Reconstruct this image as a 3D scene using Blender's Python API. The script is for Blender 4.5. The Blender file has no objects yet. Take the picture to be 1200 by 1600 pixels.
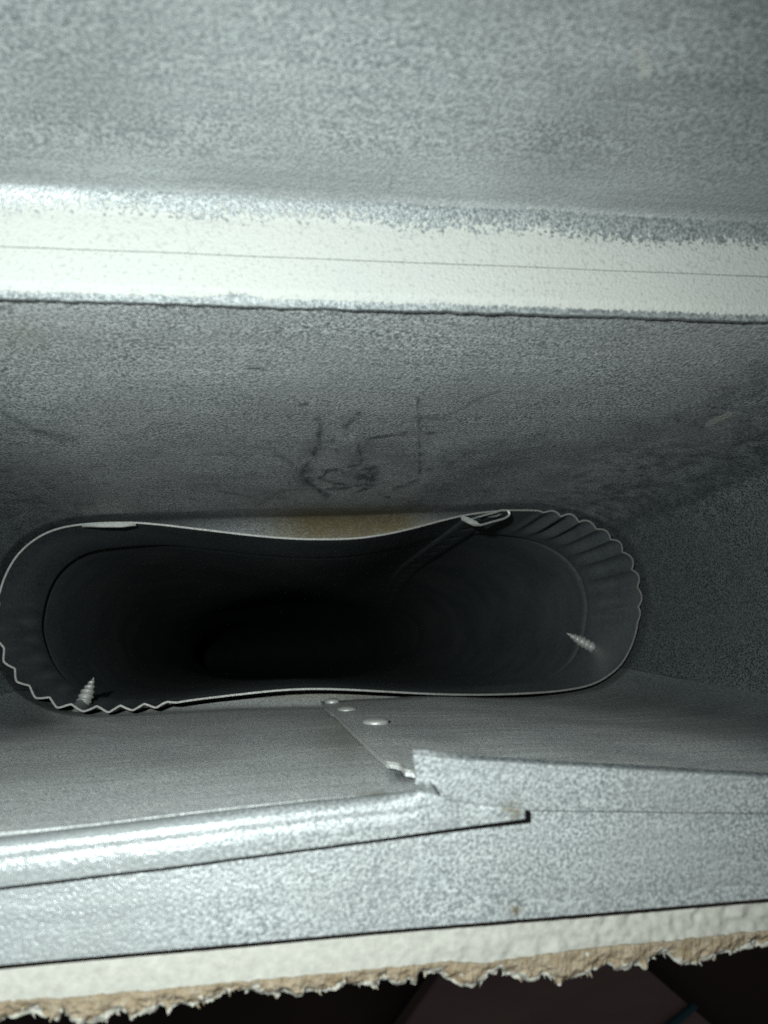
import bpy, math, random
import numpy as np
from mathutils import Vector, Matrix, noise

random.seed(7)
rng = np.random.default_rng(7)
scene = bpy.context.scene
col = scene.collection

# ------------------------------------------------------------------ camera
ZC = 0.55                                   # lens height above the room floor
FPX = 1200.0                                # focal length in photo pixels (1200 x 1600 frame)
XW = np.array([0.989, 0.008, -0.144]); XW /= np.linalg.norm(XW)
ZW = np.array([0.162, 0.190, 0.968]); ZW -= ZW.dot(XW) * XW; ZW /= np.linalg.norm(ZW)
YW = np.cross(ZW, XW)
R = np.array([XW, YW, ZW])                  # world from camera
CAM = np.array([0.0, 0.0, ZC])

cam_data = bpy.data.cameras.new('camera')
cam_data.sensor_fit = 'VERTICAL'
cam_data.sensor_height = 36.0
cam_data.sensor_width = 27.0
cam_data.lens = FPX / 1600 * 36.0
cam_data.clip_start = 0.005
cam_data.clip_end = 30.0
cam_data.dof.use_dof = True
cam_data.dof.focus_distance = 0.195
cam_data.dof.aperture_fstop = 22.0
cam = bpy.data.objects.new('camera', cam_data)
m4 = Matrix([list(R[i]) + [CAM[i]] for i in range(3)] + [[0, 0, 0, 1]])
cam.matrix_world = m4
col.objects.link(cam)
scene.camera = cam

# ------------------------------------------------------------------ light
world = bpy.data.worlds.new('World')
scene.world = world
world.use_nodes = True
bg = world.node_tree.nodes['Background']
bg.inputs[0].default_value = (1.0, 0.86, 0.86, 1)
bg.inputs[1].default_value = 0.045          # a nearly dark room
fl = bpy.data.lights.new('camera_flash', 'SPOT')   # the phone's flash, beside the lens
fl.energy = 1.8
fl.shadow_soft_size = 0.0022
fl.spot_size = math.radians(138)
fl.spot_blend = 1.0
fl.color = (0.91, 1.0, 0.98)
flo = bpy.data.objects.new('camera_flash', fl)
LOC_L = CAM + R @ np.array([-0.028, 0.021, 0.006])
flo.matrix_world = Matrix.Translation(Vector(LOC_L)) @ m4.to_3x3().to_4x4()
col.objects.link(flo)

scene.view_settings.view_transform = 'Standard'
scene.view_settings.look = 'None'
scene.view_settings.exposure = 0.0
scene.view_settings.gamma = 1.0
scene.view_settings.use_curve_mapping = False
scene.cycles.use_denoising = False
scene.cycles.max_bounces = 3
scene.cycles.diffuse_bounces = 0
scene.cycles.sample_clamp_indirect = 0.6

# ------------------------------------------------------------------ helpers
def ray(px, py):
    return R @ np.array([(px - 600) / FPX, (800 - py) / FPX, -1.0])
def on_z(px, py, z):                         # z below the lens (negative)
    r = ray(px, py); return CAM + r * (z / r[2])
def on_y(px, py, y):
    r = ray(px, py); return CAM + r * (y / r[1])
def proj(P):
    c = (np.asarray(P) - CAM) @ R            # = R^T (P - CAM)
    return 600 + FPX * c[..., 0] / -c[..., 2], 800 - FPX * c[..., 1] / -c[..., 2]

def smooth(a, b, x):
    t = np.clip((x - a) / (b - a), 0, 1); return t * t * (3 - 2 * t)

def empty(name, loc, label, cat, group=None):
    o = bpy.data.objects.new(name, None)
    o.empty_display_size = 0.02
    o.location = loc
    o['label'] = label; o['category'] = cat
    if group: o['group'] = group
    col.objects.link(o)
    return o

def mesh(name, V, F, mat, parent=None, smooth_shade=True, attrs=None, label=None):
    me = bpy.data.meshes.new(name)
    V = np.asarray(V, float)
    if parent is not None:
        V = V - np.array(parent.matrix_basis.translation)
    me.from_pydata([tuple(v) for v in V], [], F)
    me.validate(clean_customdata=False)
    if smooth_shade:
        me.polygons.foreach_set('use_smooth', [True] * len(me.polygons))
    for k, a in (attrs or {}).items():
        at = me.attributes.new(k, 'FLOAT', 'POINT')
        at.data.foreach_set('value', np.asarray(a, np.float32).ravel())
    me.materials.append(mat)
    me.update()
    o = bpy.data.objects.new(name, me)
    col.objects.link(o)
    if parent is not None: o.parent = parent
    if label: o['label'] = label
    return o

def grid_faces(n, m, wrap=False, off=0):
    F = []
    for i in range(n - 1):
        for j in range(m if wrap else m - 1):
            k = (j + 1) % m
            F.append((off + i * m + j, off + i * m + k, off + (i + 1) * m + k, off + (i + 1) * m + j))
    return F

def sheet(name, G, mat, parent, thick=0.0007, attrs=None, label=None, into=None):
    """a grid of points (n, m, 3) given real sheet-metal thickness"""
    G = np.asarray(G, float); n, m, _ = G.shape
    du = np.gradient(G, axis=0); dv = np.gradient(G, axis=1)
    N = np.cross(du, dv); N /= np.maximum(np.linalg.norm(N, axis=2, keepdims=True), 1e-12)
    if into is not None and (N * (G - np.asarray(into))).sum() < 0: N = -N     # N points away from the viewer
    B = G + N * thick
    V = np.concatenate([G.reshape(-1, 3), B.reshape(-1, 3)])
    o = n * m
    F = grid_faces(n, m) + [tuple(reversed(f)) for f in grid_faces(n, m, off=o)]
    ring = [j for j in range(m)] + [i * m + m - 1 for i in range(1, n)] + [(n - 1) * m + j for j in range(m - 2, -1, -1)] + [i * m for i in range(n - 2, 0, -1)]
    for a, b in zip(ring, ring[1:] + ring[:1]):
        F.append((b, a, a + o, b + o))
    A = {k: np.concatenate([np.ravel(v), np.ravel(v)]) for k, v in (attrs or {}).items()}
    ob = mesh(name, V, F, mat, parent, True, A, label)
    ob.data.set_sharp_from_angle(angle=math.radians(45))
    return ob

def resample(P, n, closed=False):
    P = np.asarray(P, float)
    if closed: P = np.vstack([P, P[:1]])
    d = np.r_[0, np.cumsum(np.linalg.norm(np.diff(P, axis=0), axis=1))]
    t = np.linspace(0, d[-1], n + 1)[:-1] if closed else np.linspace(0, d[-1], n)
    return np.stack([np.interp(t, d, P[:, k]) for k in range(P.shape[1])], 1)

def catmull(P, k=12, closed=True):
    P = np.asarray(P, float); n = len(P); out = []
    for i in range(n if closed else n - 1):
        if closed: a, b, c, d = P[i - 1], P[i], P[(i + 1) % n], P[(i + 2) % n]
        else: a, b, c, d = P[max(i - 1, 0)], P[i], P[i + 1], P[min(i + 2, n - 1)]
        for t in np.linspace(0, 1, k, endpoint=False):
            out.append(0.5 * (2 * b + (c - a) * t + (2 * a - 5 * b + 4 * c - d) * t * t + (3 * b - a - 3 * c + d) * t ** 3))
    if not closed: out.append(P[-1])
    return np.array(out)

def seg_dist(px, py, pts):
    d = np.full(np.shape(px), 1e9)
    for (ax, ay), (bx, by) in zip(pts, pts[1:]):
        vx, vy = bx - ax, by - ay
        t = np.clip(((px - ax) * vx + (py - ay) * vy) / max(vx * vx + vy * vy, 1e-9), 0, 1)
        d = np.minimum(d, np.hypot(px - ax - t * vx, py - ay - t * vy))
    return d

def fbm(P, s, o=3):
    return np.array([noise.fractal(Vector(p) * s, 1.0, 2.0, o) for p in np.asarray(P).reshape(-1, 3)]).reshape(np.asarray(P).shape[:-1])

# ------------------------------------------------------------------ materials
def new_mat(name):
    m = bpy.data.materials.new(name); m.use_nodes = True
    nt = m.node_tree; b = nt.nodes['Principled BSDF']
    def N(t, **kw):
        n = nt.nodes.new(t)
        for k, v in kw.items(): setattr(n, k, v)
        return n
    return m, nt, b, N

def mixrgb(nt, N, f, a, b, mode='MIX'):
    x = N('ShaderNodeMix', data_type='RGBA', blend_type=mode)
    for s, v in ((x.inputs[0], f), (x.inputs[6], a), (x.inputs[7], b)):
        if hasattr(v, 'is_linked'): nt.links.new(v, s)
        elif isinstance(v, tuple): s.default_value = v + (1,)
        else: s.default_value = v
    return x.outputs[2]

def ramp(nt, N, src, lo, hi, a=0.0, b=1.0):
    r = N('ShaderNodeMapRange'); r.inputs[1].default_value = lo; r.inputs[2].default_value = hi
    r.inputs[3].default_value = a; r.inputs[4].default_value = b
    nt.links.new(src, r.inputs[0]); return r.outputs[0]

def math_n(nt, N, op, a, b):
    x = N('ShaderNodeMath', operation=op)
    for s, v in ((x.inputs[0], a), (x.inputs[1], b)):
        if hasattr(v, 'is_linked'): nt.links.new(v, s)
        else: s.default_value = v
    return x.outputs[0]

def galvanised(name, dark=(0.17, 0.19, 0.20), light=(0.72, 0.765, 0.76), scale=1900, metallic=0.25, rough=(0.40, 0.62), bump=0.6, lo=0.37, hi=0.62, stretch=(1, 1, 1), sparkle=0.0):
    m, nt, b, N = new_mat(name)
    L = nt.links.new
    tc = N('ShaderNodeTexCoord'); mp = N('ShaderNodeMapping'); mp.inputs['Scale'].default_value = stretch
    L(tc.outputs['Object'], mp.inputs[0])
    n1 = N('ShaderNodeTexNoise'); n1.inputs['Scale'].default_value = scale; n1.inputs['Detail'].default_value = 2.5; n1.inputs['Roughness'].default_value = 0.62
    L(mp.outputs[0], n1.inputs['Vector'])
    n2 = N('ShaderNodeTexNoise'); n2.inputs['Scale'].default_value = 42; n2.inputs['Detail'].default_value = 4
    L(tc.outputs['Object'], n2.inputs['Vector'])
    n3 = N('ShaderNodeTexNoise'); n3.inputs['Scale'].default_value = scale * 2.4; n3.inputs['Detail'].default_value = 1
    L(mp.outputs[0], n3.inputs['Vector'])
    # fine roll lines of the sheet, running along its length
    mr = N('ShaderNodeMapping'); mr.inputs['Scale'].default_value = (25, 900, 900)
    L(tc.outputs['Object'], mr.inputs[0])
    n4 = N('ShaderNodeTexNoise'); n4.inputs['Scale'].default_value = 1.0; n4.inputs['Detail'].default_value = 3
    L(mr.outputs[0], n4.inputs['Vector'])
    f = ramp(nt, N, n1.outputs[0], lo, hi)
    bu_a = N('ShaderNodeAttribute', attribute_name='burnish').outputs['Fac']
    n7 = N('ShaderNodeTexNoise'); n7.inputs['Scale'].default_value = 55; n7.inputs['Detail'].default_value = 3
    L(tc.outputs['Object'], n7.inputs['Vector'])
    calm = math_n(nt, N, 'MAXIMUM', ramp(nt, N, n7.outputs[0], 0.42, 0.68, 0.0, 0.35), bu_a)
    fm = N('ShaderNodeMix'); L(calm, fm.inputs[0]); L(f, fm.inputs[2]); fm.inputs[3].default_value = 0.58
    f = fm.outputs[0]
    base = mixrgb(nt, N, f, dark, light)
    base = mixrgb(nt, N, ramp(nt, N, n2.outputs[0], 0.35, 0.7, 0.0, 0.35), base, (0.40, 0.41, 0.40))
    base = mixrgb(nt, N, ramp(nt, N, n4.outputs[0], 0.3, 0.7, 0.0, 0.38), base, (0.25, 0.27, 0.28))
    if sparkle:
        n8 = N('ShaderNodeTexNoise'); n8.inputs['Scale'].default_value = 2100; n8.inputs['Detail'].default_value = 1
        L(tc.outputs['Object'], n8.inputs['Vector'])
        base = mixrgb(nt, N, ramp(nt, N, n8.outputs[0], 0.66, 0.72, 0.0, sparkle), base, (1.0, 1.0, 0.97))
    def attr(nm):
        a = N('ShaderNodeAttribute', attribute_name=nm); return a.outputs['Fac']
    # wear that has a shape of its own, plus painted shadow: rust bloom, dark scuffs, pale paint overspray
    n5 = N('ShaderNodeTexNoise'); n5.inputs['Scale'].default_value = 1500; n5.inputs['Detail'].default_value = 3
    L(tc.outputs['Object'], n5.inputs['Vector'])
    ru = math_n(nt, N, 'MULTIPLY', attr('rust'), ramp(nt, N, n5.outputs[0], 0.35, 0.6, 0.7, 1.0))
    base = mixrgb(nt, N, ru, base, (0.15, 0.118, 0.058))
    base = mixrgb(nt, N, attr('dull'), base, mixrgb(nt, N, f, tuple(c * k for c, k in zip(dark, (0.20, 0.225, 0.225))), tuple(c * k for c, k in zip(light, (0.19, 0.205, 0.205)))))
    sm = math_n(nt, N, 'MULTIPLY', attr('smudge_shade'), ramp(nt, N, n5.outputs[0], 0.36, 0.62, 1.0, 0.55))
    base = mixrgb(nt, N, sm, base, (0.035, 0.042, 0.05))
    sp = math_n(nt, N, 'ADD', attr('spray'), ramp(nt, N, n5.outputs[0], 0.25, 0.75, -0.5, 0.5))
    spf = ramp(nt, N, sp, 0.42, 0.58)
    n6 = N('ShaderNodeTexNoise'); n6.inputs['Scale'].default_value = 1400; n6.inputs['Detail'].default_value = 2
    L(tc.outputs['Object'], n6.inputs['Vector'])
    spf = math_n(nt, N, 'MULTIPLY', spf, ramp(nt, N, n6.outputs[0], 0.34, 0.44, 0.72, 1.0))
    L(math_n(nt, N, 'SUBTRACT', 0.5, math_n(nt, N, 'MULTIPLY', spf, 0.42)), b.inputs['Specular IOR Level'])
    base = mixrgb(nt, N, spf, base, mixrgb(nt, N, n2.outputs[0], (0.37, 0.39, 0.375), (0.40, 0.40, 0.37)))
    L(base, b.inputs['Base Color'])
    me = math_n(nt, N, 'MULTIPLY', math_n(nt, N, 'SUBTRACT', 1.0, spf), math_n(nt, N, 'SUBTRACT', metallic, math_n(nt, N, 'MULTIPLY', ru, 0.3)))
    L(me, b.inputs['Metallic'])
    ro = ramp(nt, N, n3.outputs[0], 0.3, 0.7, rough[0], rough[1])
    ro2 = math_n(nt, N, 'ADD', ro, math_n(nt, N, 'MULTIPLY', spf, 0.22))
    ro3 = N('ShaderNodeMix'); L(bu_a, ro3.inputs[0]); L(ro2, ro3.inputs[2]); ro3.inputs[3].default_value = 0.27
    L(ro3.outputs[0], b.inputs['Roughness'])
    bp = N('ShaderNodeBump'); bp.inputs['Strength'].default_value = bump; bp.inputs['Distance'].default_value = 0.00035
    hsum = math_n(nt, N, 'ADD', n1.outputs[0], math_n(nt, N, 'MULTIPLY', spf, 0.4))
    L(hsum, bp.inputs['Height']); L(bp.outputs[0], b.inputs['Normal'])
    return m

M_ZINC = galvanised('galvanised_sheet')
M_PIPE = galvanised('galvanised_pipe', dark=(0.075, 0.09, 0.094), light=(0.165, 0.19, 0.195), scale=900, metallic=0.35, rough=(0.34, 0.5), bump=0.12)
M_DULL = galvanised('dull_galvanised_end', dark=(0.055, 0.065, 0.066), light=(0.19, 0.215, 0.215), scale=1300, metallic=0.3, rough=(0.42, 0.62), bump=0.5)
M_WALL = galvanised('galvanised_wall', dark=(0.10, 0.114, 0.12), light=(0.80, 0.845, 0.845), sparkle=0.5, scale=1900, metallic=0.24, rough=(0.36, 0.6), bump=0.8)
M_FRONT = galvanised('galvanised_front', dark=(0.40, 0.43, 0.425), light=(0.95, 0.97, 0.95), sparkle=0.9, scale=1900, metallic=0.1, rough=(0.30, 0.6), bump=0.9)
M_RIVET = galvanised('rivet_zinc', dark=(0.5, 0.5, 0.46), light=(0.72, 0.72, 0.68), scale=1500, metallic=0.3, rough=(0.4, 0.6), bump=0.1)
M_EDGE = galvanised('cut_steel', dark=(0.17, 0.165, 0.145), light=(0.30, 0.29, 0.265), scale=1500, metallic=0.4, rough=(0.4, 0.6), bump=0.1)

def plain(name, c1, c2, scale, rough=0.8, bump=0.3, dist=0.0006, metallic=0.0, detail=4, stretch=(1, 1, 1)):
    m, nt, b, N = new_mat(name); L = nt.links.new
    tc = N('ShaderNodeTexCoord'); mp = N('ShaderNodeMapping'); mp.inputs['Scale'].default_value = stretch
    L(tc.outputs['Object'], mp.inputs[0])
    n = N('ShaderNodeTexNoise'); n.inputs['Scale'].default_value = scale; n.inputs['Detail'].default_value = detail
    L(mp.outputs[0], n.inputs['Vector'])
    L(mixrgb(nt, N, ramp(nt, N, n.outputs[0], 0.3, 0.7), c1, c2), b.inputs['Base Color'])
    b.inputs['Roughness'].default_value = rough; b.inputs['Metallic'].default_value = metallic
    bp = N('ShaderNodeBump'); bp.inputs['Strength'].default_value = bump; bp.inputs['Distance'].default_value = dist
    L(n.outputs[0], bp.inputs['Height']); L(bp.outputs[0], b.inputs['Normal'])
    return m
M_FLOOR = plain('dark_floor', (0.05, 0.038, 0.036), (0.10, 0.08, 0.078), 9, 0.7)
M_BOARD = plain('brown_board', (0.33, 0.275, 0.265), (0.40, 0.335, 0.325), 14, 0.7, stretch=(1, 6, 1))
M_CORD = plain('teal_plastic', (0.03, 0.16, 0.20), (0.04, 0.20, 0.25), 60, 0.4, 0.05)

# ------------------------------------------------------------------ room floor
def box(name, lo, hi, mat, parent=None, rot=0.0):
    lo = np.array(lo); hi = np.array(hi)
    V = [[(lo, hi)[(k >> a) & 1][a] for a in range(3)] for k in range(8)]
    F = [(0, 2, 3, 1), (4, 5, 7, 6), (0, 1, 5, 4), (2, 6, 7, 3), (0, 4, 6, 2), (1, 3, 7, 5)]
    return mesh(name, V, F, mat, parent, False)
fo = mesh('floor', [(-3, -3, 0), (3, -3, 0), (3, -0.042, 0), (-3, -0.042, 0)], [(0, 1, 2, 3)], M_FLOOR, None, False)
fo['kind'] = 'structure'

# ------------------------------------------------------------------ rim outline of the squashed pipe (pixel trace set at its real depth)
Z_RIM = -0.245
OUT = [(-1, 940), (10, 902), (30, 868), (60, 842), (95, 827), (140, 820), (200, 818), (250, 821), (320, 829), (400, 838), (470, 843), (540, 843), (590, 838),
       (640, 828), (690, 815), (730, 806), (780, 800), (820, 799), (850, 801), (880, 806), (910, 815), (940, 830), (965, 850), (985, 877), (996, 907), (1000, 937),
       (997, 970), (988, 1005), (972, 1035), (950, 1055), (925, 1068), (890, 1076), (840, 1081), (760, 1084), (680, 1083), (600, 1079), (540, 1076), (490, 1075),
       (440, 1077), (380, 1083), (320, 1090), (260, 1098), (200, 1105), (130, 1106), (85, 1097), (45, 1075), (18, 1043), (3, 1008), (-4, 975)]
NR = 1100
rim_px = resample(catmull(OUT, 14), NR, True)
rim = np.array([on_z(px, py, Z_RIM) for px, py in rim_px])[:, :2]
rim_c = rim.mean(0)
def normals2(P):
    T = np.roll(P, -1, 0) - np.roll(P, 1, 0); T /= np.linalg.norm(T, axis=1, keepdims=True)
    Nn = np.stack([T[:, 1], -T[:, 0]], 1)
    if ((P - P.mean(0)) * Nn).sum() < 0: Nn = -Nn
    return Nn
rim_n = normals2(rim)
print('rim bbox', rim.min(0), rim.max(0))

def hull(P):
    P = sorted(map(tuple, P)); 
    def half(pts):
        h = []
        for p in pts:
            while len(h) > 1 and (h[-1][0]-h[-2][0])*(p[1]-h[-2][1]) - (h[-1][1]-h[-2][1])*(p[0]-h[-2][0]) <= 0: h.pop()
            h.append(p)
        return h
    a = half(P); b = half(P[::-1]); return np.array(a[:-1] + b[:-1])
HU = resample(hull(rim), 800, True)
HU = HU + normals2(HU) * 0.0024             # neck of the boot round the pipe

# ------------------------------------------------------------------ register boot
for q in [(0, 1305), (640, 1235), (650, 1170), (1200, 1205), (0, 1386), (0, 1508), (600, 1455), (1200, 1405), (600, 1268)]:
    print('front', q, (on_z(*q, -0.122) - CAM).round(4))
for q in [(0, 460), (600, 480), (1200, 497), (0, 310), (600, 325), (1200, 352)]:
    print('back', q, (on_z(*q, -0.115) - CAM).round(4))

boot = empty('register_boot', (0.02, 0.016, ZC - 0.265), 'speckled galvanised sheet metal duct boot with flanges, riveted seam and oval neck', 'duct')
XL, XR = -0.112, 0.150
Z_LIP, Z_FR = -0.115, -0.122
Y_LIP = 0.0565

def y_front(x):                              # top edge of the front wall: bent lip on the old sheet, straighter behind the lapped one
    pts = [on_z(px, py, Z_FR) for px, py in ((-60, 1311), (0, 1305), (160, 1287), (300, 1270), (480, 1250), (640, 1237))]
    xs = [p[0] for p in pts] + [pts[-1][0] + 0.02, 0.2]
    ys = [p[1] for p in pts] + [-0.0222, -0.0245]
    return np.interp(x, xs, ys)

def corner_idx(d):
    return int(np.argmax(HU @ np.array(d, float)))
i_fl, i_fr, i_br, i_bl = corner_idx((-1, -1)), corner_idx((1, -1)), corner_idx((1, 1)), corner_idx((-1, 1))
def arc(i, j):
    k = []; a = i
    while True:
        k.append(a)
        if a == j: break
        a = (a + 1) % len(HU)
    return HU[k]
ccw = np.cross(np.append(HU[i_fr] - HU[i_fl], 0), np.append(HU[i_br] - HU[i_fl], 0))[2] > 0
def seg(i, j, n):
    return resample(arc(i, j) if ccw else arc(j, i)[::-1], n)
ROWS = 150
def loft(top, bottom, s, zt):
    """top, bottom (m,2); s (rows,) 0..1 -> (rows, m, 3) with a short vertical neck at the foot"""
    s = s[:, None]
    e = np.clip(s / 0.90, 0, 1)
    bl = e + 0.10 * np.sin(np.pi * e) * (1 - e)          # a little belly, as pressed sheet has
    x = top[:, 0] * (1 - bl) + bottom[:, 0] * bl
    y = top[:, 1] * (1 - bl) + bottom[:, 1] * bl
    z = zt * (1 - s) + (-0.256) * s
    W = np.stack([x, y, ZC + z], 2)
    near = np.array([np.argmin(((rim - q) ** 2).sum(1)) for q in bottom])
    tuck = rim[near] + rim_n[near] * 0.0012              # foot of the boot dressed in against the pipe
    foot = []
    for f in np.linspace(0, 1, 14)[1:]:
        g = math.sin(f * math.pi / 2)
        q = bottom * (1 - f ** 1.4) + tuck * f ** 1.4
        foot.append(np.column_stack([q, np.full(len(q), ZC - 0.256 - 0.007 * g)]))
    return np.concatenate([W, np.array(foot)])

def dents(G, amp, s, axis):
    G = G.copy(); G[..., axis] += amp * fbm(G, s, 2); return G

# --- back wall with its two end walls (one bent sheet)
rad = 0.004
S = np.linspace(0, 1, ROWS)
nb, ne = 560, 90
tb = np.stack([np.linspace(XR - rad, XL + rad, nb), np.full(nb, Y_LIP)], 1)
def corner(cx, cy, a0, a1):
    a = np.linspace(a0, a1, 8)[1:-1]; return np.stack([cx + rad * np.cos(a), cy + rad * np.sin(a)], 1)
y_fr_r, y_fr_l = y_front(XR), y_front(XL)
te_r = np.stack([np.full(ne, XR), np.linspace(y_fr_r, Y_LIP - rad, ne)], 1)
te_l = np.stack([np.full(ne, XL), np.linspace(Y_LIP - rad, y_fr_l, ne)], 1)
top = np.vstack([te_r, corner(XR - rad, Y_LIP - rad, 0, math.pi / 2), tb, corner(XL + rad, Y_LIP - rad, math.pi / 2, math.pi), te_l])
bot = np.vstack([seg(i_fr, i_br, ne + 3), seg(i_br, i_bl, nb + 6), seg(i_bl, i_fl, ne + 3)])
zt = np.interp(top[:, 1], [y_fr_r, Y_LIP], [Z_FR, Z_LIP - 0.0012])
G = loft(top, bot, S, zt[None, :])
G = dents(G, 0.0006, 28, 1)
px, py = proj(G)
smu_shade = np.zeros(px.shape)
STROKES = [([(388, 575), (412, 578)], 2.5, .7), ([(465, 632), (480, 631)], 3, .6), ([(496, 655), (502, 672), (496, 700), (482, 722), (470, 742), (484, 757), (512, 774)], 5, .75),
           ([(430, 708), (450, 722), (472, 740)], 4.5, .38), ([(478, 735), (476, 752)], 13, .6), ([(503, 690), (522, 688)], 4, .5), ([(527, 704), (541, 703)], 4.5, .85),
           ([(538, 668), (556, 652), (562, 646)], 4, .5), ([(572, 687), (600, 682), (640, 676), (662, 676), (682, 678)], 2.6, .95), ([(640, 676), (668, 677)], 4, .6),
           ([(652, 622), (655, 655), (656, 735)], 2.4, .75), ([(500, 748), (512, 737), (540, 730), (562, 727), (566, 715), (558, 694)], 2.8, .85),
           ([(558, 720), (562, 700)], 9, .4), ([(503, 747), (520, 756), (560, 759), (590, 756)], 2.6, .9), ([(566, 733), (584, 736), (580, 748), (562, 744)], 10, .75),
           ([(512, 764), (545, 763)], 2.4, .9), ([(556, 769), (580, 761)], 2.6, .85), ([(592, 771), (609, 778)], 2.6, .8), ([(400, 791), (438, 768), (475, 763)], 1.8, .35),
           ([(340, 768), (372, 773), (405, 779)], 1.8, .45), ([(0, 642), (50, 672), (120, 692)], 6, .35), ([(615, 765), (650, 752), (656, 735)], 3, .5), ([(668, 735), (690, 728)], 3, .5),
           ([(650, 652), (690, 655), (740, 628), (775, 612)], 3, .35), ([(680, 770), (760, 735), (850, 690)], 22, .33), ([(700, 720), (790, 690)], 16, .3), ([(640, 790), (760, 770)], 12, .35),
           ([(860, 740), (960, 690), (1120, 640), (1200, 590)], 16, .22), ([(600, 700), (640, 715)], 18, .25), ([(545, 735), (575, 700)], 22, .35), ([(490, 700), (470, 740)], 16, .3)]
wob = fbm(G[::2, ::2], 260, 3)
wob = np.repeat(np.repeat(wob, 2, 0), 2, 1)[:px.shape[0], :px.shape[1]]
wob2 = np.roll(wob, 37, 1)
for pts, w, k in STROKES:
    dd = seg_dist(px + wob * 2.5, py + wob2 * 2.5, pts)
    smu_shade = np.maximum(smu_shade, min(1, k * 1.45) * np.clip(1.25 - dd / (w * 1.2), 0, 1) * np.clip(0.95 + wob2 * 1.2, 0.25, 1))
smu_shade = np.maximum(smu_shade, 0.30 * np.clip(wob * 2.2 - 0.3, 0, 1) * smooth(560, 760, py))
spr = 1.2 * np.clip(1.4 - seg_dist(px, py, [(1106, 664), (1122, 655), (1141, 647)]) / 4.0, 0, 1)
front_mask = np.zeros(px.shape)
rust = np.clip(smooth(330, 500, px) * (1 - smooth(610, 730, px)) * smooth(775, 812, py), 0, 1) * 1.1
smu_shade = np.maximum(smu_shade, 0.55 * smooth(796, 808, py) * (1 - np.clip(rust, 0, 1)) * smooth(150, 260, px) * (1 - smooth(780, 860, px)))  # boot foot made darker on either side of the tan patch
rust = np.maximum(rust, 0.3 * np.exp(-((px - 25) / 60) ** 2 - ((py - 525) / 40) ** 2))
c1, c2 = ne + 4, ne + 6 + nb + 2
ci_ = np.arange(G.shape[1])
kR = c1 + 62 + 30 * wob                          # darker ends: the tone feathers out past the bend
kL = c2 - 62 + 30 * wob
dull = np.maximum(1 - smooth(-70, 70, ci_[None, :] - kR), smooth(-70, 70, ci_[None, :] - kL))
for nm, sl, lb in (('back_wall', slice(c1 - 1, c2 + 1), 'speckled grey back wall with dark scuff marks'), ('end_wall', slice(0, c1), 'dull dark end wall'), ('end_wall', slice(c2, None), 'dull dark end wall')):
    sheet(nm, G[:, sl], M_WALL, boot, 0.0007, {'smudge_shade': smu_shade[:, sl], 'spray': spr[:, sl], 'rust': rust[:, sl], 'dull': dull[:, sl]}, lb, into=CAM)

# --- front wall, the older left-hand sheet that runs behind the lap
nf = 420
xf = np.linspace(XL, XR, nf)
tf = np.stack([xf, y_front(xf)], 1)
bf = seg(i_fl, i_fr, nf)
G = loft(tf, bf, S, np.full((1, nf), Z_FR - 0.0012))
G = dents(G, 0.0005, 30, 1)
px, py = proj(G)
rust = 0.45 * np.exp(-((px - 545) / 50) ** 2 - ((py - 1150) / 45) ** 2) + 0.5 * np.clip(1 - seg_dist(px, py, [(560, 1242), (600, 1238)]) / 6, 0, 1)
rust = np.maximum(rust, smooth(250, 400, px) * (1 - smooth(560, 660, px)) * (1 - smooth(1086, 1102, py)) * 0.7)
rust = np.maximum(rust, 0.22 * np.clip(fbm(G[:, ::3], 60, 3), 0, 1).repeat(3, 1)[:, :nf])
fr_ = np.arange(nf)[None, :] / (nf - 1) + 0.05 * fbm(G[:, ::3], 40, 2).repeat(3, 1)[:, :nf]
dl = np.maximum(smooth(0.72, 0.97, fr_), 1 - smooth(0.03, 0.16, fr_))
sheet('front_wall', G, M_FRONT, boot, 0.0007, {'smudge_shade': 0.9 * np.clip(1.3 - np.hypot((px - 630) / 28, (py - 1212) / 13), 0, 1), 'rust': rust, 'dull': dl}, into=CAM)  # dark patch by the lap joint is its shadow, put into the colour
Gf = G

# --- lapped front sheet: its cut edge runs down to the neck, three rivets
def front_y(x, z):
    """y of the front wall at x, depth z"""
    s = (z - Z_FR + 0.0012) / (-0.256 - Z_FR + 0.0012)
    i = int(np.clip(round(s * (ROWS - 1)), 0, ROWS - 1))
    return np.interp(x, Gf[i, :, 0], Gf[i, :, 1])
def on_front(px_, py_, lift=0.0):
    y = -0.02
    for _ in range(12):
        p = on_y(px_, py_, y); y = front_y(p[0], p[2] - ZC) + lift
    return on_y(px_, py_, y)
edge_px = [(493, 1082), (502, 1097), (514, 1112), (524, 1118), (540, 1132), (560, 1151), (585, 1174), (600, 1188), (609, 1195)]
E = np.array([on_front(a, b, 0.0016) for a, b in edge_px])
print('seam edge', (E - CAM).round(4).tolist())
E = resample(catmull(E, 8, False), 120)
E = E[np.argsort(E[:, 2])[::-1]]             # from the top down
zlow = E[-1, 2]
rows = 130
zz = np.linspace(ZC - 0.1226, ZC - 0.2555, rows)
xe = np.interp(-zz, -E[:, 2], E[:, 0]) + 0.0019 * smooth(E[0, 2] - 0.0004, E[0, 2] + 0.0006, zz) + 0.0014 * smooth(ZC - 0.1318, ZC - 0.1308, zz)
mcol = 170
G2 = np.zeros((rows, mcol, 3))
for i in range(rows):
    xr_ = min(0.128, np.interp(zz[i], Gf[::-1, -1, 2], Gf[::-1, -1, 0]) - 0.012)
    xs_ = xe[i] + (xr_ - xe[i]) * np.linspace(0, 1, mcol) ** 1.25
    lift = 0.0018 - 0.0016 * smooth(0.05, 0.088, xs_) + 0.0004 * np.sin(np.arange(1) + 0)
    ys_ = np.array([front_y(x, zz[i] - ZC) for x in xs_]) + lift
    G2[i] = np.stack([xs_, ys_, np.full(mcol, zz[i])], 1)
px, py = proj(G2)
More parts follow.
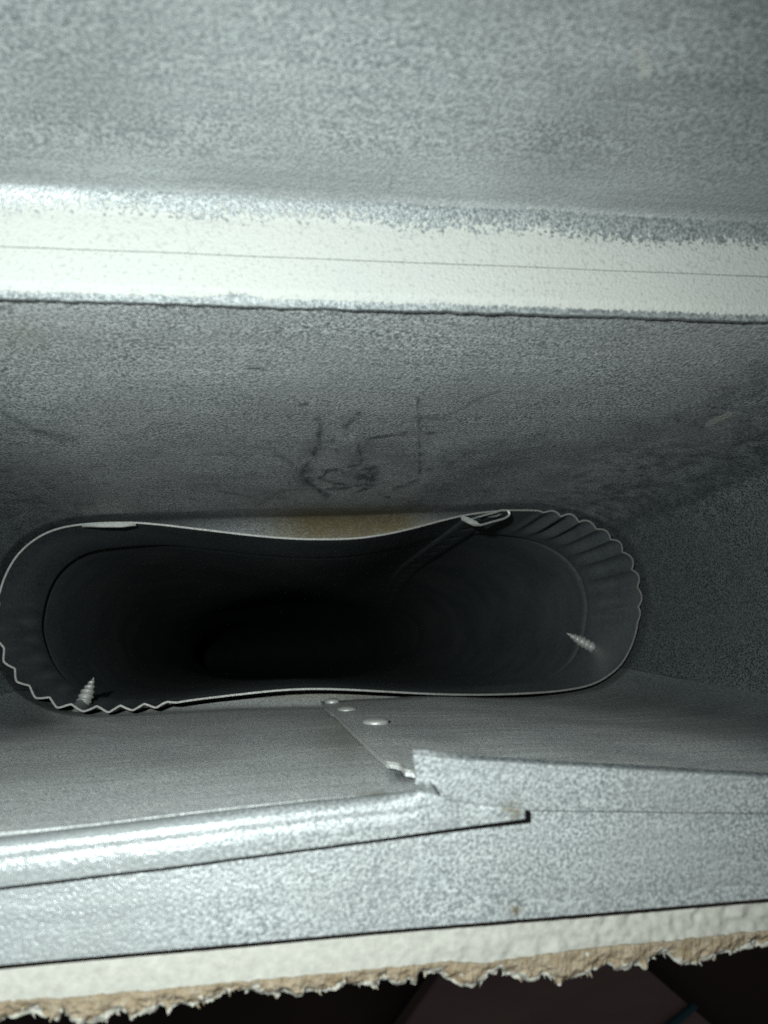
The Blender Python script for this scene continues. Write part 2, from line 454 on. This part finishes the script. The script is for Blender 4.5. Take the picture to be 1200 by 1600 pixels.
DL2 = np.array([np.interp(G2[i, :, 0], Gf[min(i0, ROWS - 1), :, 0], dl[min(i0, ROWS - 1)]) for i, i0 in enumerate([int(np.argmin(np.abs(Gf[:ROWS, 0, 2] - z_))) for z_ in zz])])
rust = 0.6 * (1 - smooth(1086, 1100, py)) * (1 - smooth(600, 720, px)) + 0.12 * np.clip(fbm(G2, 60, 3) * 2, 0, 1)
sheet('lapped_wall', G2, M_FRONT, boot, 0.0011, {'rust': rust, 'dull': DL2}, 'lapped front sheet with a bare cut edge', into=CAM)

def tube(name, P, r, mat, parent, m=8, label=None):
    V = []
    for i, p in enumerate(P):
        t_ = P[min(i + 1, len(P) - 1)] - P[max(i - 1, 0)]; t_ = t_ / np.linalg.norm(t_)
        s_ = np.cross(t_, [0, 1.0, 0.1]); s_ /= np.linalg.norm(s_); u_ = np.cross(s_, t_)
        V += [p + (s_ * math.cos(q) + u_ * math.sin(q)) * r for q in np.linspace(0, 2 * math.pi, m, endpoint=False)]
    return mesh(name, V, grid_faces(len(P), m, True), mat, parent, label=label)
Et = np.stack([np.interp(-zz, -E[:, 2], E[:, 0]), G2[:, 0, 1] - 0.0001, zz], 1)
Et = np.stack([xe, G2[:, 0, 1] - 0.0001, zz], 1)
Et = resample(Et[zz > ZC - 0.252], 220) - np.array([0.0002, 0, 0])
tube('cut_edge', Et, 0.00022, M_RIVET, boot, label='bare cut edge of the lapped sheet')
def dome(name, c, nrm, r, h, mat, parent, seg_=28, rings=8):
    nrm = np.array(nrm, float); nrm /= np.linalg.norm(nrm)
    a = np.cross(nrm, [0, 0, 1.0]); a /= np.linalg.norm(a); b = np.cross(nrm, a)
    prof = [(1.0, -0.3), (1.0, 0.25)] + [(math.cos(t), 0.25 + 0.75 * math.sin(t)) for t in np.linspace(0.25, 1.45, rings)]
    V = [c + (a * math.cos(u) + b * math.sin(u)) * r * q[0] + nrm * h * q[1] for q in prof for u in np.linspace(0, 2 * math.pi, seg_, endpoint=False)]
    V.append(c + nrm * h)
    F = grid_faces(len(prof), seg_, True)
    k = len(prof) - 1
    F += [(k * seg_ + j, k * seg_ + (j + 1) % seg_, len(V) - 1) for j in range(seg_)]
    return mesh(name, V, F, mat, parent)
for (rx, ry, rr) in ((519, 1097, 0.0023), (542, 1110, 0.0027), (587, 1129, 0.0032)):
    c = on_front(rx, ry, 0.0020)
    dome('rivet', c, (0, 1, 0.08), rr, 0.0012, M_RIVET, boot)

# --- back ledge, hem and the upright back plate
ny = 60; nx = 620
xb = np.linspace(XL, XR, nx)
yb = np.linspace(Y_LIP - 0.0006, 0.0745, ny)
G = np.zeros((ny, nx, 3))
for i, y in enumerate(yb):
    G[i] = np.stack([xb, np.full(nx, y), np.full(nx, ZC + Z_LIP + 0.0015 * smooth(0.070, 0.0745, y) - 0.0008 * (1 - smooth(Y_LIP, Y_LIP + 0.002, y)))], 1)
G = dents(G, 0.0003, 30, 2)
lipw = 0.00018 * fbm(G[0], 420, 3) + 0.0001
G[0, :, 1] += lipw; G[1, :, 1] += lipw * 0.5
px, py = proj(G)
t = (G[..., 1] - Y_LIP) / 0.0172
spray = 1.15 * smooth(0.0, 0.07, t) * (1 - smooth(0.80, 1.05, t)) + 0.25 * np.clip(t, 0, 1) * 0
spray = np.clip(spray - 0.25 * smooth(650, 1250, px) * smooth(0.5, 0.95, t), 0, 1.2)
smu_shade = 0.55 * np.clip(1 - seg_dist(px, py, [(0, 458), (600, 477), (1200, 494)]) / 5, 0, 1) * np.clip(0.5 + fbm(G, 200, 3), 0, 1)
# glue-like blob on the lip
blob = np.clip(1.2 - np.hypot((px - 370) / 42, (py - 463) / 9), 0, 1)
spray = spray - blob * 0.9
sheet('back_ledge', G, M_ZINC, boot, 0.0008, {'spray': spray, 'smudge_shade': smu_shade, 'dull': np.full(spray.shape, 0.62)}, 'ledge dusted with pale paint overspray', into=CAM)
# folded hem lying on the ledge (its cut edge is the fine line along the strip)
yh = np.linspace(0.0640, 0.0737, 26)
G = np.zeros((26, nx, 3))
for i, y in enumerate(yh):
    G[i] = np.stack([xb, np.full(nx, y) , np.full(nx, ZC + Z_LIP + 0.0003 + 0.0012 * smooth(0.070, 0.0737, y))], 1)
G = dents(G, 0.0003, 30, 2)
px, py = proj(G)
t = (G[..., 1] - Y_LIP) / 0.0172
spray = 1.1 * (1 - smooth(0.60, 1.06, t)) - 0.22 * smooth(500, 1250, px) * smooth(0.45, 0.9, t) + 0.18 * fbm(G, 55, 3)
sheet('hem', G, M_ZINC, boot, 0.00028, {'burnish': 0.6 * (1 - smooth(60, 240, px)) * smooth(0.70, 0.85, t),'spray': spray, 'dull': np.clip(0.66 - 0.3 * (1 - smooth(20, 200, px)), 0, 1), 'smudge_shade': 0.6 * np.clip(1 - seg_dist(px, py, [(760, 332), (772, 337)]) / 4, 0, 1) + 0.6 * np.clip(1 - seg_dist(px, py, [(1180, 357), (1190, 360)]) / 5, 0, 1)}, into=CAM)
# upright plate curling forward towards the opening; unseen hood added to shut out ambient light
pr = np.array([(0.0734, -0.1140), (0.0742, -0.1120), (0.0749, -0.103), (0.0750, -0.094), (0.0745, -0.084), (0.0728, -0.072), (0.0692, -0.060), (0.0636, -0.048), (0.0560, -0.034), (0.046, -0.012), (0.032, 0.015), (0.010, 0.038), (-0.018, 0.052), (-0.042, 0.058)])
pr = resample(catmull(pr, 12, False), 240)
G = np.zeros((240, nx, 3))
for i, (y, z) in enumerate(pr):
    G[i] = np.stack([xb, np.full(nx, y), np.full(nx, ZC + z)], 1)
G = dents(G, 0.0007, 22, 1)
px, py = proj(G)
blot = 1.05 * np.clip(1.3 - seg_dist(px + 4 * np.sin(py / 3), py, [(1000, 78), (1004, 96), (1011, 116)]) / 10, 0, 1)
spray = 0.42 * (1 - smooth(0, 40, 312 + px * 0.037 - py)) + 0.10 * fbm(G, 70, 3)
scr = np.clip(1 - seg_dist(px, py, [(632, 225), (618, 262), (606, 302)]) / 1.8, 0, 1) * 0.55
scr = np.maximum(scr, np.clip(1 - seg_dist(px, py, [(642, 236), (634, 262)]) / 1.8, 0, 1) * 0.5)
sheet('back_plate_and_added_hood', G, M_ZINC, boot, 0.0007, {'spray': np.maximum(spray, blot), 'smudge_shade': scr, 'burnish': np.maximum(0.62 * smooth(190, 280, py - 0.02 * px), 0.95 * np.clip(1.2 - np.hypot((px - 165) / 45, (py - 268) / 22), 0, 1)), 'dull': np.clip(0.34 + 0.3 * fbm(G[:, ::4], 24, 3).repeat(4, 1), 0.1, 0.7)}, 'upright back plate with a pale scuff', into=CAM)
# cheeks at the two far ends of the opening, unseen, raised along with the hood
for xc, sgn in ((XL, -1), (XR, 1)):
    Gc = np.zeros((12, 12, 3))
    for i, zq in enumerate(np.linspace(Z_FR - 0.001, 0.055, 12)):
        yr = np.interp(zq, pr[:, 1], pr[:, 0]) - 0.001
        Gc[i] = np.stack([np.full(12, xc + sgn * 0.0015), np.linspace(-0.042, yr, 12), np.full(12, ZC + zq)], 1)
    sheet('unseen_end_cheek', Gc, M_ZINC, boot, 0.0007, into=CAM)

# --- front flange: right-hand sheet, crease, raised strip overhanging the wall
def poly_rows(lines, zs, n):
    """lines: pixel polylines from the inner edge outwards, each laid at its height -> grid"""
    out = []
    for ln, z in zip(lines, zs):
        ln = np.array(ln, float)
        xs_ = np.linspace(ln[0, 0], ln[-1, 0], n)
        ys_ = np.interp(xs_, ln[:, 0], ln[:, 1])
        zz_ = z if np.ndim(z) else np.full(n, z)
        out.append([on_z(a, b, c) for a, b, c in zip(xs_, ys_, zz_)])
    return np.array(out)
def densify(G, k):
    n = (len(G) - 1) * k + 1
    t_ = np.linspace(0, len(G) - 1, n); i0 = np.clip(t_.astype(int), 0, len(G) - 2); f_ = (t_ - i0)[:, None, None]
    return G[i0] * (1 - f_) + G[i0 + 1] * f_

inner = [(645, 1171), (668, 1172), (700, 1178), (760, 1182), (900, 1190), (1050, 1199), (1300, 1213), (1560, 1224)]
inner2 = [(646, 1180), (700, 1186), (900, 1198), (1300, 1221), (1560, 1232)]
crs = [(652, 1236), (680, 1262), (720, 1264), (830, 1266), (1200, 1271), (1560, 1274)]
crs2 = [(652, 1242), (680, 1266), (720, 1269), (830, 1271), (1200, 1276), (1560, 1279)]
G = densify(poly_rows([inner, inner2, crs], [-0.1212, -0.1196, -0.1208], 360), 14)
px, py = proj(G)
smu_shade = 0.95 * np.clip(1.3 - (seg_dist(px, py, inner)) / 6, 0, 1) * smooth(665, 760, px)  # shadow line of the overhanging lip, painted along its inner edge
rust = 0.4 * np.clip(1 - seg_dist(px, py, [(780, 1258), (815, 1254)]) / 8, 0, 1)
sheet('folded_strip', G, M_ZINC, boot, 0.0008, {'smudge_shade': smu_shade, 'rust': rust}, 'strip of the lapped sheet folded over the front wall', into=CAM)
outer = [(-420, 1547), (0, 1508), (600, 1454), (1200, 1404), (1560, 1374)]
mid = [(-420, 1370), (0, 1345), (400, 1310), (640, 1262), (700, 1258), (830, 1260), (1200, 1265), (1560, 1268)]
G = densify(poly_rows([mid, outer], [-0.1216, -0.1222], 560), 40)
G = dents(G, 0.0003, 30, 2)
px, py = proj(G)
rust = 1.2 * np.clip(1.2 - np.hypot((px - 805) / 14, (py - 1422) / 16), 0, 1) * np.clip(0.4 + 2 * fbm(G, 900, 2), 0, 1)
smu_shade = 0.5 * np.clip(1 - np.hypot((px - 930) / 6, (py - 1295) / 5), 0, 1) + 0.5 * np.clip(1 - np.hypot((px - 963) / 5, (py - 1342) / 6), 0, 1)
sheet('front_flange', G, M_ZINC, boot, 0.0009, {'burnish': 0.7 * (1 - smooth(180, 430, px)), 'rust': rust, 'smudge_shade': smu_shade}, into=CAM)

# --- folded flap of the older sheet, lying over the flange and ending in a square tip
up = [(-420, 1347), (0, 1305), (160, 1287), (300, 1270), (480, 1250), (640, 1236), (656, 1234), (680, 1241), (700, 1250), (730, 1255), (760, 1259), (819, 1263)]
lo_ = [(-420, 1424), (0, 1386), (300, 1350), (600, 1310), (760, 1287), (821, 1279)]
nfl = 420
gx = np.linspace(-420, -2, 120).tolist() + np.linspace(1, 820, 300).tolist()
G = []
ua, la = np.array(up, float), np.array(lo_, float)
prof = [(0.0, -0.1242), (0.025, -0.1222), (0.06, -0.1210), (0.14, -0.1200), (0.24, -0.1194), (0.36, -0.1192), (0.48, -0.1193), (0.58, -0.11905), (0.72, -0.1190), (1.0, -0.1192)]
for k in np.linspace(0, 1, 40):
    z = np.interp(k, [p[0] for p in prof], [p[1] for p in prof])
    row = []
    for x in gx:
        zf = z if x < 560 else z * (1 - smooth(560, 700, x)) + (-0.1180 - 0.0004 * k + 0.0009 * smooth(720, 820, x)) * smooth(560, 700, x)
        yu = np.interp(x, ua[:, 0], ua[:, 1]); yl = np.interp(x, la[:, 0], la[:, 1])
        row.append(on_z(x, yu * (1 - k) + yl * k, zf))
    G.append(row)
G = np.array(G)
G[..., 2] += 0.00022 * fbm(G, 75, 3) * smooth(0, 0.2, np.linspace(0, 1, 40))[:, None]
px, py = proj(G)
rust = 0.9 * np.clip(1 - seg_dist(px, py, [(788, 1264), (812, 1268), (800, 1278)]) / 7, 0, 1) + 0.6 * np.clip(1 - seg_dist(px, py, [(570, 1243), (600, 1239)]) / 4, 0, 1)
sheet('folded_flap', G, M_ZINC, boot, 0.0006, {'rust': rust, 'burnish': 0.75 * (1 - smooth(220, 460, px)), 'dull': np.full(px.shape, 0.16)}, 'folded flap of the front sheet with a square tip', into=CAM)

# little curled lip beside it
G = densify(poly_rows([[(650, 1226), (662, 1224), (672, 1226)], [(652, 1233), (664, 1236), (684, 1244)]], [-0.1172, -0.1186], 12), 5)
sheet('curled_lip', G, M_ZINC, boot, 0.0005, into=CAM)

# ------------------------------------------------------------------ oval pipe
pipe = empty('oval_pipe', (rim_c[0], rim_c[1], ZC - 1.6), 'dark squashed oval duct pipe with crimped rim, pinched in the middle', 'pipe')
i_of = lambda a, b: int(np.argmin(np.hypot(rim_px[:, 0] - a, rim_px[:, 1] - b)))
idx = np.arange(NR)
arc_l = np.r_[0, np.cumsum(np.linalg.norm(np.diff(rim, axis=0), axis=1))]
per = arc_l[-1] + np.linalg.norm(rim[0] - rim[-1])
def mask(i0, i1, soft):
    """1 between two indices going forward round the outline"""
    n = (i1 - i0) % NR; k = (idx - i0) % NR
    return np.where(k <= n, np.minimum(smooth(0, soft, k), smooth(0, soft, n - k)), 0.0)
mr_ = mask(i_of(825, 799), i_of(993, 985), 26)
ml_ = mask(i_of(290, 1094), i_of(4, 915), 26)
lam_r, lam_l = 0.0064, 0.0069
ph = rng.uniform(-0.5, 0.5, 400)
def jitter(u):                               # crimps are never evenly spaced
    return u + 0.18 * np.interp(u, np.arange(400), ph)
cr = mr_ * (np.abs(np.sin(np.pi * jitter(arc_l / lam_r))) - 0.55) * 0.00175
cl = ml_ * (np.arcsin(np.sin(2 * np.pi * jitter(arc_l / lam_l)) * 0.95) / 1.25) * 0.00082
crimp = (cr + cl) * np.interp(arc_l, np.arange(0, 0.6, 0.0066), rng.uniform(0.65, 1.25, len(np.arange(0, 0.6, 0.0066))))
dep = np.r_[np.linspace(0, 0.034, 20), np.linspace(0.036, 0.056, 26), np.linspace(0.06, 0.364, 40), np.linspace(0.40, 1.4, 20)]
rc = np.array([rim_c[0] - 0.004, rim_c[1] - 0.002])
th = np.arctan2(rim[:, 1] - rc[1], rim[:, 0] - rc[0])
round_ = rc + np.stack([0.096 * np.cos(th), 0.037 * np.sin(th)], 1)
inner_r, outer_r = [], []
TH = 0.00055
hull_pts = HU
for d in dep:
    fade = 1 - smooth(0.022, 0.040, d)
    endm = 0.12 + 0.88 * smooth(0.045, 0.075, np.abs(rim[:, 0] - rim_c[0]))
    bead = 0.0022 * endm * math.exp(-((d - 0.0455) / 0.0022) ** 2)
    step = (-0.0012 * smooth(0.0, 0.038, d) + 0.0012 * smooth(0.044, 0.05, d)) * endm
    rc2 = np.array([0.5 * max(0.0, d - 0.55) ** 2, 0.0])
    base_ = -rc2 + rim * (1 - smooth(0.12, 0.50, d)) + round_ * smooth(0.12, 0.50, d)
    P = base_ + rim_n * (crimp * fade * (1 + 0.5 * math.sin(min(d, .03) / .03 * math.pi)) + bead + step)[:, None]
    lipz = 0.0
    inner_r.append(np.column_stack([P, np.full(NR, ZC + Z_RIM - d)]))
    nn = normals2(P)
    outer_r.append(np.column_stack([P + nn * TH, np.full(NR, ZC + Z_RIM - d)]))
zwave = 0.0006 * np.sin(arc_l / per * 2 * np.pi * 3 + 1.0)
V = np.array(outer_r[::-1] + inner_r)
nrow = len(dep)
for rws, dd_ in ((range(nrow), dep[::-1]), (range(nrow, 2 * nrow), dep)):
    for r_, d_ in zip(rws, dd_): V[r_, :, 2] += zwave * (1 - smooth(0, 0.03, d_))
F = grid_faces(2 * nrow, NR, True)
F.append(tuple(range((2 * nrow - 1) * NR, 2 * nrow * NR)))
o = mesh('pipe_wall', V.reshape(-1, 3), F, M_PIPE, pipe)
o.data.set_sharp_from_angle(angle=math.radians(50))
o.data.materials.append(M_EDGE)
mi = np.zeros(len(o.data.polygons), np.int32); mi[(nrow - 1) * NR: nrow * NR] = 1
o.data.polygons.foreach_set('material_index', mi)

# --- lock seam running down inside the pipe from the top edge
def wall_at(i, d, inset):
    s_ = smooth(0.12, 0.50, d)
    P = (rim[i] * (1 - s_) + round_[i] * s_) - rim_n[i] * inset
    return np.array([P[0], P[1], ZC + Z_RIM - d])
ia, ib = i_of(728, 806), i_of(790, 799)
lo_i, hi_i = min(ia, ib), max(ia, ib)
ks = np.linspace(lo_i, hi_i, 17).astype(int)
prof_in = 0.0001 + 0.0008 * np.clip(np.sin(np.linspace(0, np.pi, 17)) * 2.6, 0, 1)
dot_in = 0.0009 * np.exp(-((np.linspace(0, 1, 17) - 0.5) / 0.13) ** 2)
Gs = np.array([[wall_at(k, d, q - e * max(0, math.sin(d * 300)) ** 6) for k, q, e in zip(ks, prof_in, dot_in)] for d in np.linspace(0.004, 0.40, 300)])
sheet('lock_seam', Gs, M_PIPE, pipe, 0.0006, into=CAM)
# opened loop of the seam at the rim
loop = catmull([(722, 807), (728, 812), (738, 818), (750, 819), (768, 814), (786, 809), (794, 804), (792, 799), (782, 799), (774, 802), (758, 806), (748, 809)], 8, False)
Gl = np.array([[on_z(a, b, Z_RIM + 0.0012 - dz) for a, b in loop] for dz in (0, 0.002, 0.004, 0.007, 0.010)])
sheet('seam_loop', Gl, M_EDGE, pipe, 0.0006, into=CAM)
G = densify(poly_rows([[(720, 805), (731, 808), (744, 814)], [(722, 811), (734, 818), (752, 821)]], [Z_RIM + 0.0016, Z_RIM + 0.0022], 14), 5)
sheet('seam_tongue', G, M_RIVET, pipe, 0.0005, into=CAM)
# flattened bright lip near the far end of the rim
G = densify(poly_rows([[(128, 820), (160, 816.5), (185, 815.5), (212, 818)], [(128, 821.5), (160, 823.5), (190, 823.5), (212, 820)]], [Z_RIM + 0.0009, Z_RIM + 0.0012], 24), 5)
sheet('flattened_lip', G, M_RIVET, pipe, 0.0005, into=CAM)

# --- sheet metal screws poking through the pipe wall
def screw(base, tip, r, label):
    base = np.array(base); tip = np.array(tip); ax = tip - base; Ln = np.linalg.norm(ax); ax /= Ln
    a = np.cross(ax, [0, 0, 1.0]); a /= np.linalg.norm(a); b = np.cross(ax, a)
    V = []; n, m = 110, 30
    pitch = Ln / 6.3
    for i in range(n):
        q = i / (n - 1); s_ = -0.0015 + q * (Ln + 0.0015)
        for j in range(m):
            u = 2 * math.pi * j / m
            ph_ = (s_ / pitch - u / (2 * math.pi)) % 1.0
            thread = max(0, 1 - abs(ph_ - 0.5) / 0.30)
            core = r * (0.84 if q < 0.5 else 0.84 * max(0.02, 1 - ((q - 0.5) / 0.5) ** 1.15))
            rr = core + r * 0.20 * thread * (1 if q < 0.8 else max(0, (1 - q) / 0.2))
            V.append(base + ax * s_ + (a * math.cos(u) + b * math.sin(u)) * rr)
    return mesh('screw', V, grid_faces(n, m, True), M_RIVET, pipe, label=label)
screw(on_z(127, 1106, -0.258), on_z(147, 1058, -0.262), 0.0023, 'pale screw tip standing upright by the crimps')
screw(on_z(926, 1012, -0.274), on_z(885, 989, -0.276), 0.0021, 'pale screw tip lying nearly level by the smooth edge')

# ------------------------------------------------------------------ drywall with torn paper
dw = empty('drywall', (0.03, -0.05, ZC - 0.129), 'white drywall edge with torn brown paper below the metal flange', 'drywall')
Z_DW = -0.1262
M_GYP = plain('gypsum', (0.49, 0.48, 0.43), (0.60, 0.59, 0.53), 900, 0.95, 0.4, 0.0005)
M_PAPER = None
m, nt, b, N = new_mat('torn_paper'); L = nt.links.new
tc = N('ShaderNodeTexCoord')
mp = N('ShaderNodeMapping'); mp.inputs['Scale'].default_value = (1.0, 0.35, 0.5); L(tc.outputs['Object'], mp.inputs[0])
n1 = N('ShaderNodeTexNoise'); n1.inputs['Scale'].default_value = 1400; n1.inputs['Detail'].default_value = 4; L(mp.outputs[0], n1.inputs['Vector'])
n2 = N('ShaderNodeTexNoise'); n2.inputs['Scale'].default_value = 300; n2.inputs['Detail'].default_value = 3; L(tc.outputs['Object'], n2.inputs['Vector'])
at = N('ShaderNodeAttribute', attribute_name='fringe')
fz = math_n(nt, N, 'ADD', at.outputs['Fac'], ramp(nt, N, n1.outputs[0], 0.25, 0.75, -0.35, 0.35))
fz = ramp(nt, N, fz, 0.40, 0.62)
br = mixrgb(nt, N, ramp(nt, N, n2.outputs[0], 0.35, 0.65), (0.36, 0.275, 0.17), (0.48, 0.385, 0.27))
br = mixrgb(nt, N, ramp(nt, N, n1.outputs[0], 0.5, 0.75, 0, 0.6), br, (0.58, 0.52, 0.42))
L(mixrgb(nt, N, fz, br, (0.60, 0.585, 0.51)), b.inputs['Base Color']); b.inputs['Roughness'].default_value = 0.95
bp = N('ShaderNodeBump'); bp.inputs['Strength'].default_value = 0.8; bp.inputs['Distance'].default_value = 0.0007
L(n1.outputs[0], bp.inputs['Height']); L(bp.outputs[0], b.inputs['Normal'])
M_PAPER = m

core_in = [(-420, 1535), (0, 1490), (600, 1436), (1200, 1386), (1560, 1356)]
brown_top = [(-420, 1605), (0, 1567), (100, 1561), (200, 1552), (300, 1543), (400, 1534), (500, 1523), (600, 1515), (700, 1504), (760, 1507), (850, 1492), (950, 1480), (1050, 1471), (1100, 1465), (1200, 1454), (1560, 1424)]
torn = [(-420, 1632), (-60, 1602), (-30, 1603), (0, 1598), (12, 1590), (30, 1588), (45, 1581), (60, 1581), (66, 1590), (80, 1588), (92, 1596), (98, 1582), (112, 1596), (128, 1598), (142, 1602), (155, 1597), (170, 1590), (187, 1579), (196, 1584), (205, 1593), (214, 1587), (228, 1584), (242, 1581), (249, 1571), (258, 1572), (262, 1586), (268, 1574), (276, 1572), (282, 1568), (300, 1571),
        (320, 1566), (334, 1564), (348, 1554), (360, 1550), (375, 1549), (388, 1547), (400, 1551), (420, 1555), (440, 1552), (455, 1554), (470, 1558), (478, 1551), (490, 1549), (510, 1550), (525, 1543), (540, 1540), (565, 1538), (588, 1539), (594, 1532), (604, 1531), (612, 1536), (620, 1541), (632, 1536), (640, 1530), (643, 1538), (651, 1540), (655, 1523), (668, 1521), (686, 1520), (695, 1528), (706, 1534), (718, 1540),
        (735, 1543), (750, 1535), (764, 1520), (774, 1517), (784, 1515), (788, 1524), (798, 1527), (812, 1531), (818, 1528), (824, 1534), (836, 1533), (843, 1526), (851, 1522), (862, 1526), (868, 1534), (875, 1541), (882, 1537), (892, 1532), (905, 1526), (920, 1518), (935, 1514), (948, 1505), (955, 1509), (961, 1517), (972, 1514), (986, 1515), (1000, 1510), (1006, 1517), (1014, 1503), (1022, 1496), (1036, 1489), (1045, 1492), (1052, 1500), (1061, 1506),
        (1076, 1508), (1098, 1505), (1116, 1499), (1136, 1487), (1144, 1490), (1152, 1488), (1162, 1482), (1178, 1478), (1190, 1481), (1205, 1476), (1300, 1470), (1400, 1462), (1560, 1446)]
ci, bt, tr = (np.array(a, float) for a in (core_in, brown_top, torn))
gx = np.linspace(-420, 1560, 1500)
yi = np.interp(gx, ci[:, 0], ci[:, 1]); yb_ = np.interp(gx, bt[:, 0], bt[:, 1]); yt_ = np.interp(gx, tr[:, 0], tr[:, 1])
fine = np.array([noise.fractal(Vector((x * 0.16, 3.3, 0)), 0.8, 2.0, 4) for x in gx])
yt_ = yt_ + fine * 1.8
yb_ = yb_ + 2.0 * np.array([noise.fractal(Vector((x * 0.06, 9.1, 0)), 0.8, 2.0, 4) for x in gx])
# gypsum core: cut top face, rough, then the body of the board standing below it
G = []
for k in np.linspace(0, 1, 22):
    yk = yi * (1 - k) + (yb_ + 3) * k
    G.append([on_z(x, y, Z_DW) for x, y in zip(gx[::3], yk[::3])])
G = np.array(G); gpx, _ = proj(G); G[..., 2] += (0.00016 + 0.00034 * smooth(520, 1000, gpx)) * fbm(G, 420, 4) + 0.0003 * fbm(G, 60, 2)
face = G[-1].copy(); face[:, 2] = ZC - 0.33
mids = [G[-1] * (1 - f) + face * f for f in (0.02, 0.2, 0.6, 1.0)]
back = G[0].copy(); back[:, 2] = ZC - 0.33
G = np.concatenate([np.array([back]), G, np.array(mids)])
nG = G.shape
Vc = G.reshape(-1, 3)
mesh('gypsum_core', Vc, grid_faces(nG[0], nG[1]), M_GYP, dw)
# torn face paper: bevelled brown band that frays into a pale ragged fringe
nk = 26; G = []; FR = []
for k in np.linspace(0, 1, nk):
    yk = yb_ * (1 - k) + yt_ * k
    z = Z_DW + 0.0004 - 0.0016 * k ** 1.5
    G.append([on_z(x, y, z) for x, y in zip(gx, yk)]); FR.append(np.full(len(gx), k))
G = np.array(G); FR = np.array(FR)
wid = (yt_ - yb_)[None, :]
px, py = proj(G)
FR = smooth(0, 1, 1 - (yt_[None, :] - py) / (6.0 + 20.0 * np.clip(np.array([noise.noise(Vector((x * 0.035, 1.7, 4))) for x in gx]) + 0.25, 0, 1.2))) * 1.05
FR = np.clip(FR + 0.35 * fbm(G[::2, ::2], 500, 3).repeat(2, 0).repeat(2, 1)[:nk, :len(gx)] * (FR > 0.02), 0, 1)
G[..., 2] += 0.0009 * fbm(G, 520, 4) * np.linspace(0.15, 1, nk)[:, None]
G[..., 1] += 0.00012 * fbm(G + 3.3, 900, 2) * np.linspace(0, 1, nk)[:, None]
sheet('face_paper', G, M_PAPER, dw, 0.0004, {'fringe': FR}, 'torn brown face paper with pale frayed edge', into=CAM)
# loose paper fibres and curls along the tear
V, F, A = [], [], []
for _ in range(70):
    j = rng.integers(330, 1170); k = rng.choice([0.15, 0.5, 0.8, 0.95, 1.0], p=[.1, .2, .2, .2, .3]); i = int(k * (nk - 1))
    p = G[i, j]; Ln = rng.uniform(0.0003, 0.0009); w = rng.uniform(0.00008, 0.0003)
    ang = rng.uniform(-2.7, -0.4); d = np.array([math.cos(ang), math.sin(ang), rng.uniform(-0.1, 0.9)]); d /= np.linalg.norm(d)
    sd = np.cross(d, [0, 0, 1.0]); sd /= np.linalg.norm(sd) + 1e-9
    bend = np.array([0, 0, rng.uniform(-0.0003, 0.0004)])
    b0 = len(V)
    up_ = np.array([0, 0, 0.00008])
    for q, ww in ((0, 1), (0.5, 0.8), (1, 0.15)):
        c = p + d * Ln * q + bend * q * q + up_
        V += [c - sd * w * ww, c + sd * w * ww, c + up_ * ww]
    for q in range(2):
        a = b0 + 3 * q
        F += [(a, a + 3, a + 5, a + 2), (a + 2, a + 5, a + 4, a + 1), (a + 1, a + 4, a + 3, a)]
    A += [rng.uniform(0.3, 1.0)] * 9
o = mesh('paper_fibres', V, F, M_PAPER, dw, False, {'fringe': A}); o['kind'] = 'stuff'

# ------------------------------------------------------------------ things on the dark floor below
zf = -ZC
A_, B_ = on_z(1008, 1512, zf), on_z(1112, 1602, zf)
d_ = (B_ - A_); d_ /= np.linalg.norm(d_); nrm_ = np.array([d_[1], -d_[0], 0])
c0 = on_z(900, 1560, zf)
if nrm_.dot(c0 - A_) < 0: nrm_ = -nrm_
board = empty('wooden_plank', tuple((A_ + nrm_ * 0.06) * [1, 1, 0]), 'dim brown plank lying on the dark floor beyond the torn paper', 'plank')
board['kind'] = 'thing'
a0, a1 = A_ - d_ * 0.12, A_ + d_ * 0.30
th_ = 0.018
V = [p + np.array([0, 0, h]) for h in (0.001, th_) for p in (a0, a1, a1 + nrm_ * 0.16, a0 + nrm_ * 0.16)]
V = [v - nrm_ * 0.0 for v in V]
bo = mesh('board', V, [(0, 1, 2, 3), (7, 6, 5, 4), (0, 4, 5, 1), (1, 5, 6, 2), (2, 6, 7, 3), (3, 7, 4, 0)], M_BOARD, board, False)
bv = bo.modifiers.new('edge', 'BEVEL'); bv.width = 0.002; bv.segments = 2
pts = catmull([np.append(on_z(a, b, zf + th_)[:2], th_ + 0.0024) for a, b in ((1083, 1568), (1072, 1578), (1058, 1590), (1040, 1604), (1015, 1625), (1000, 1650))], 8, False)
V = []
for i, p in enumerate(pts):
    t_ = pts[min(i + 1, len(pts) - 1)] - pts[max(i - 1, 0)]; t_ /= np.linalg.norm(t_)
    s_ = np.cross(t_, [0, 0, 1.0]); s_ /= np.linalg.norm(s_); u_ = np.cross(s_, t_)
    V += [p + (s_ * math.cos(q) + u_ * math.sin(q)) * 0.0024 for q in np.linspace(0, 2 * math.pi, 10, endpoint=False)]
co = mesh('cord', V, grid_faces(len(pts), 10, True), M_CORD)
co['label'] = 'thin teal cord lying across the brown plank on the floor'; co['category'] = 'cord'
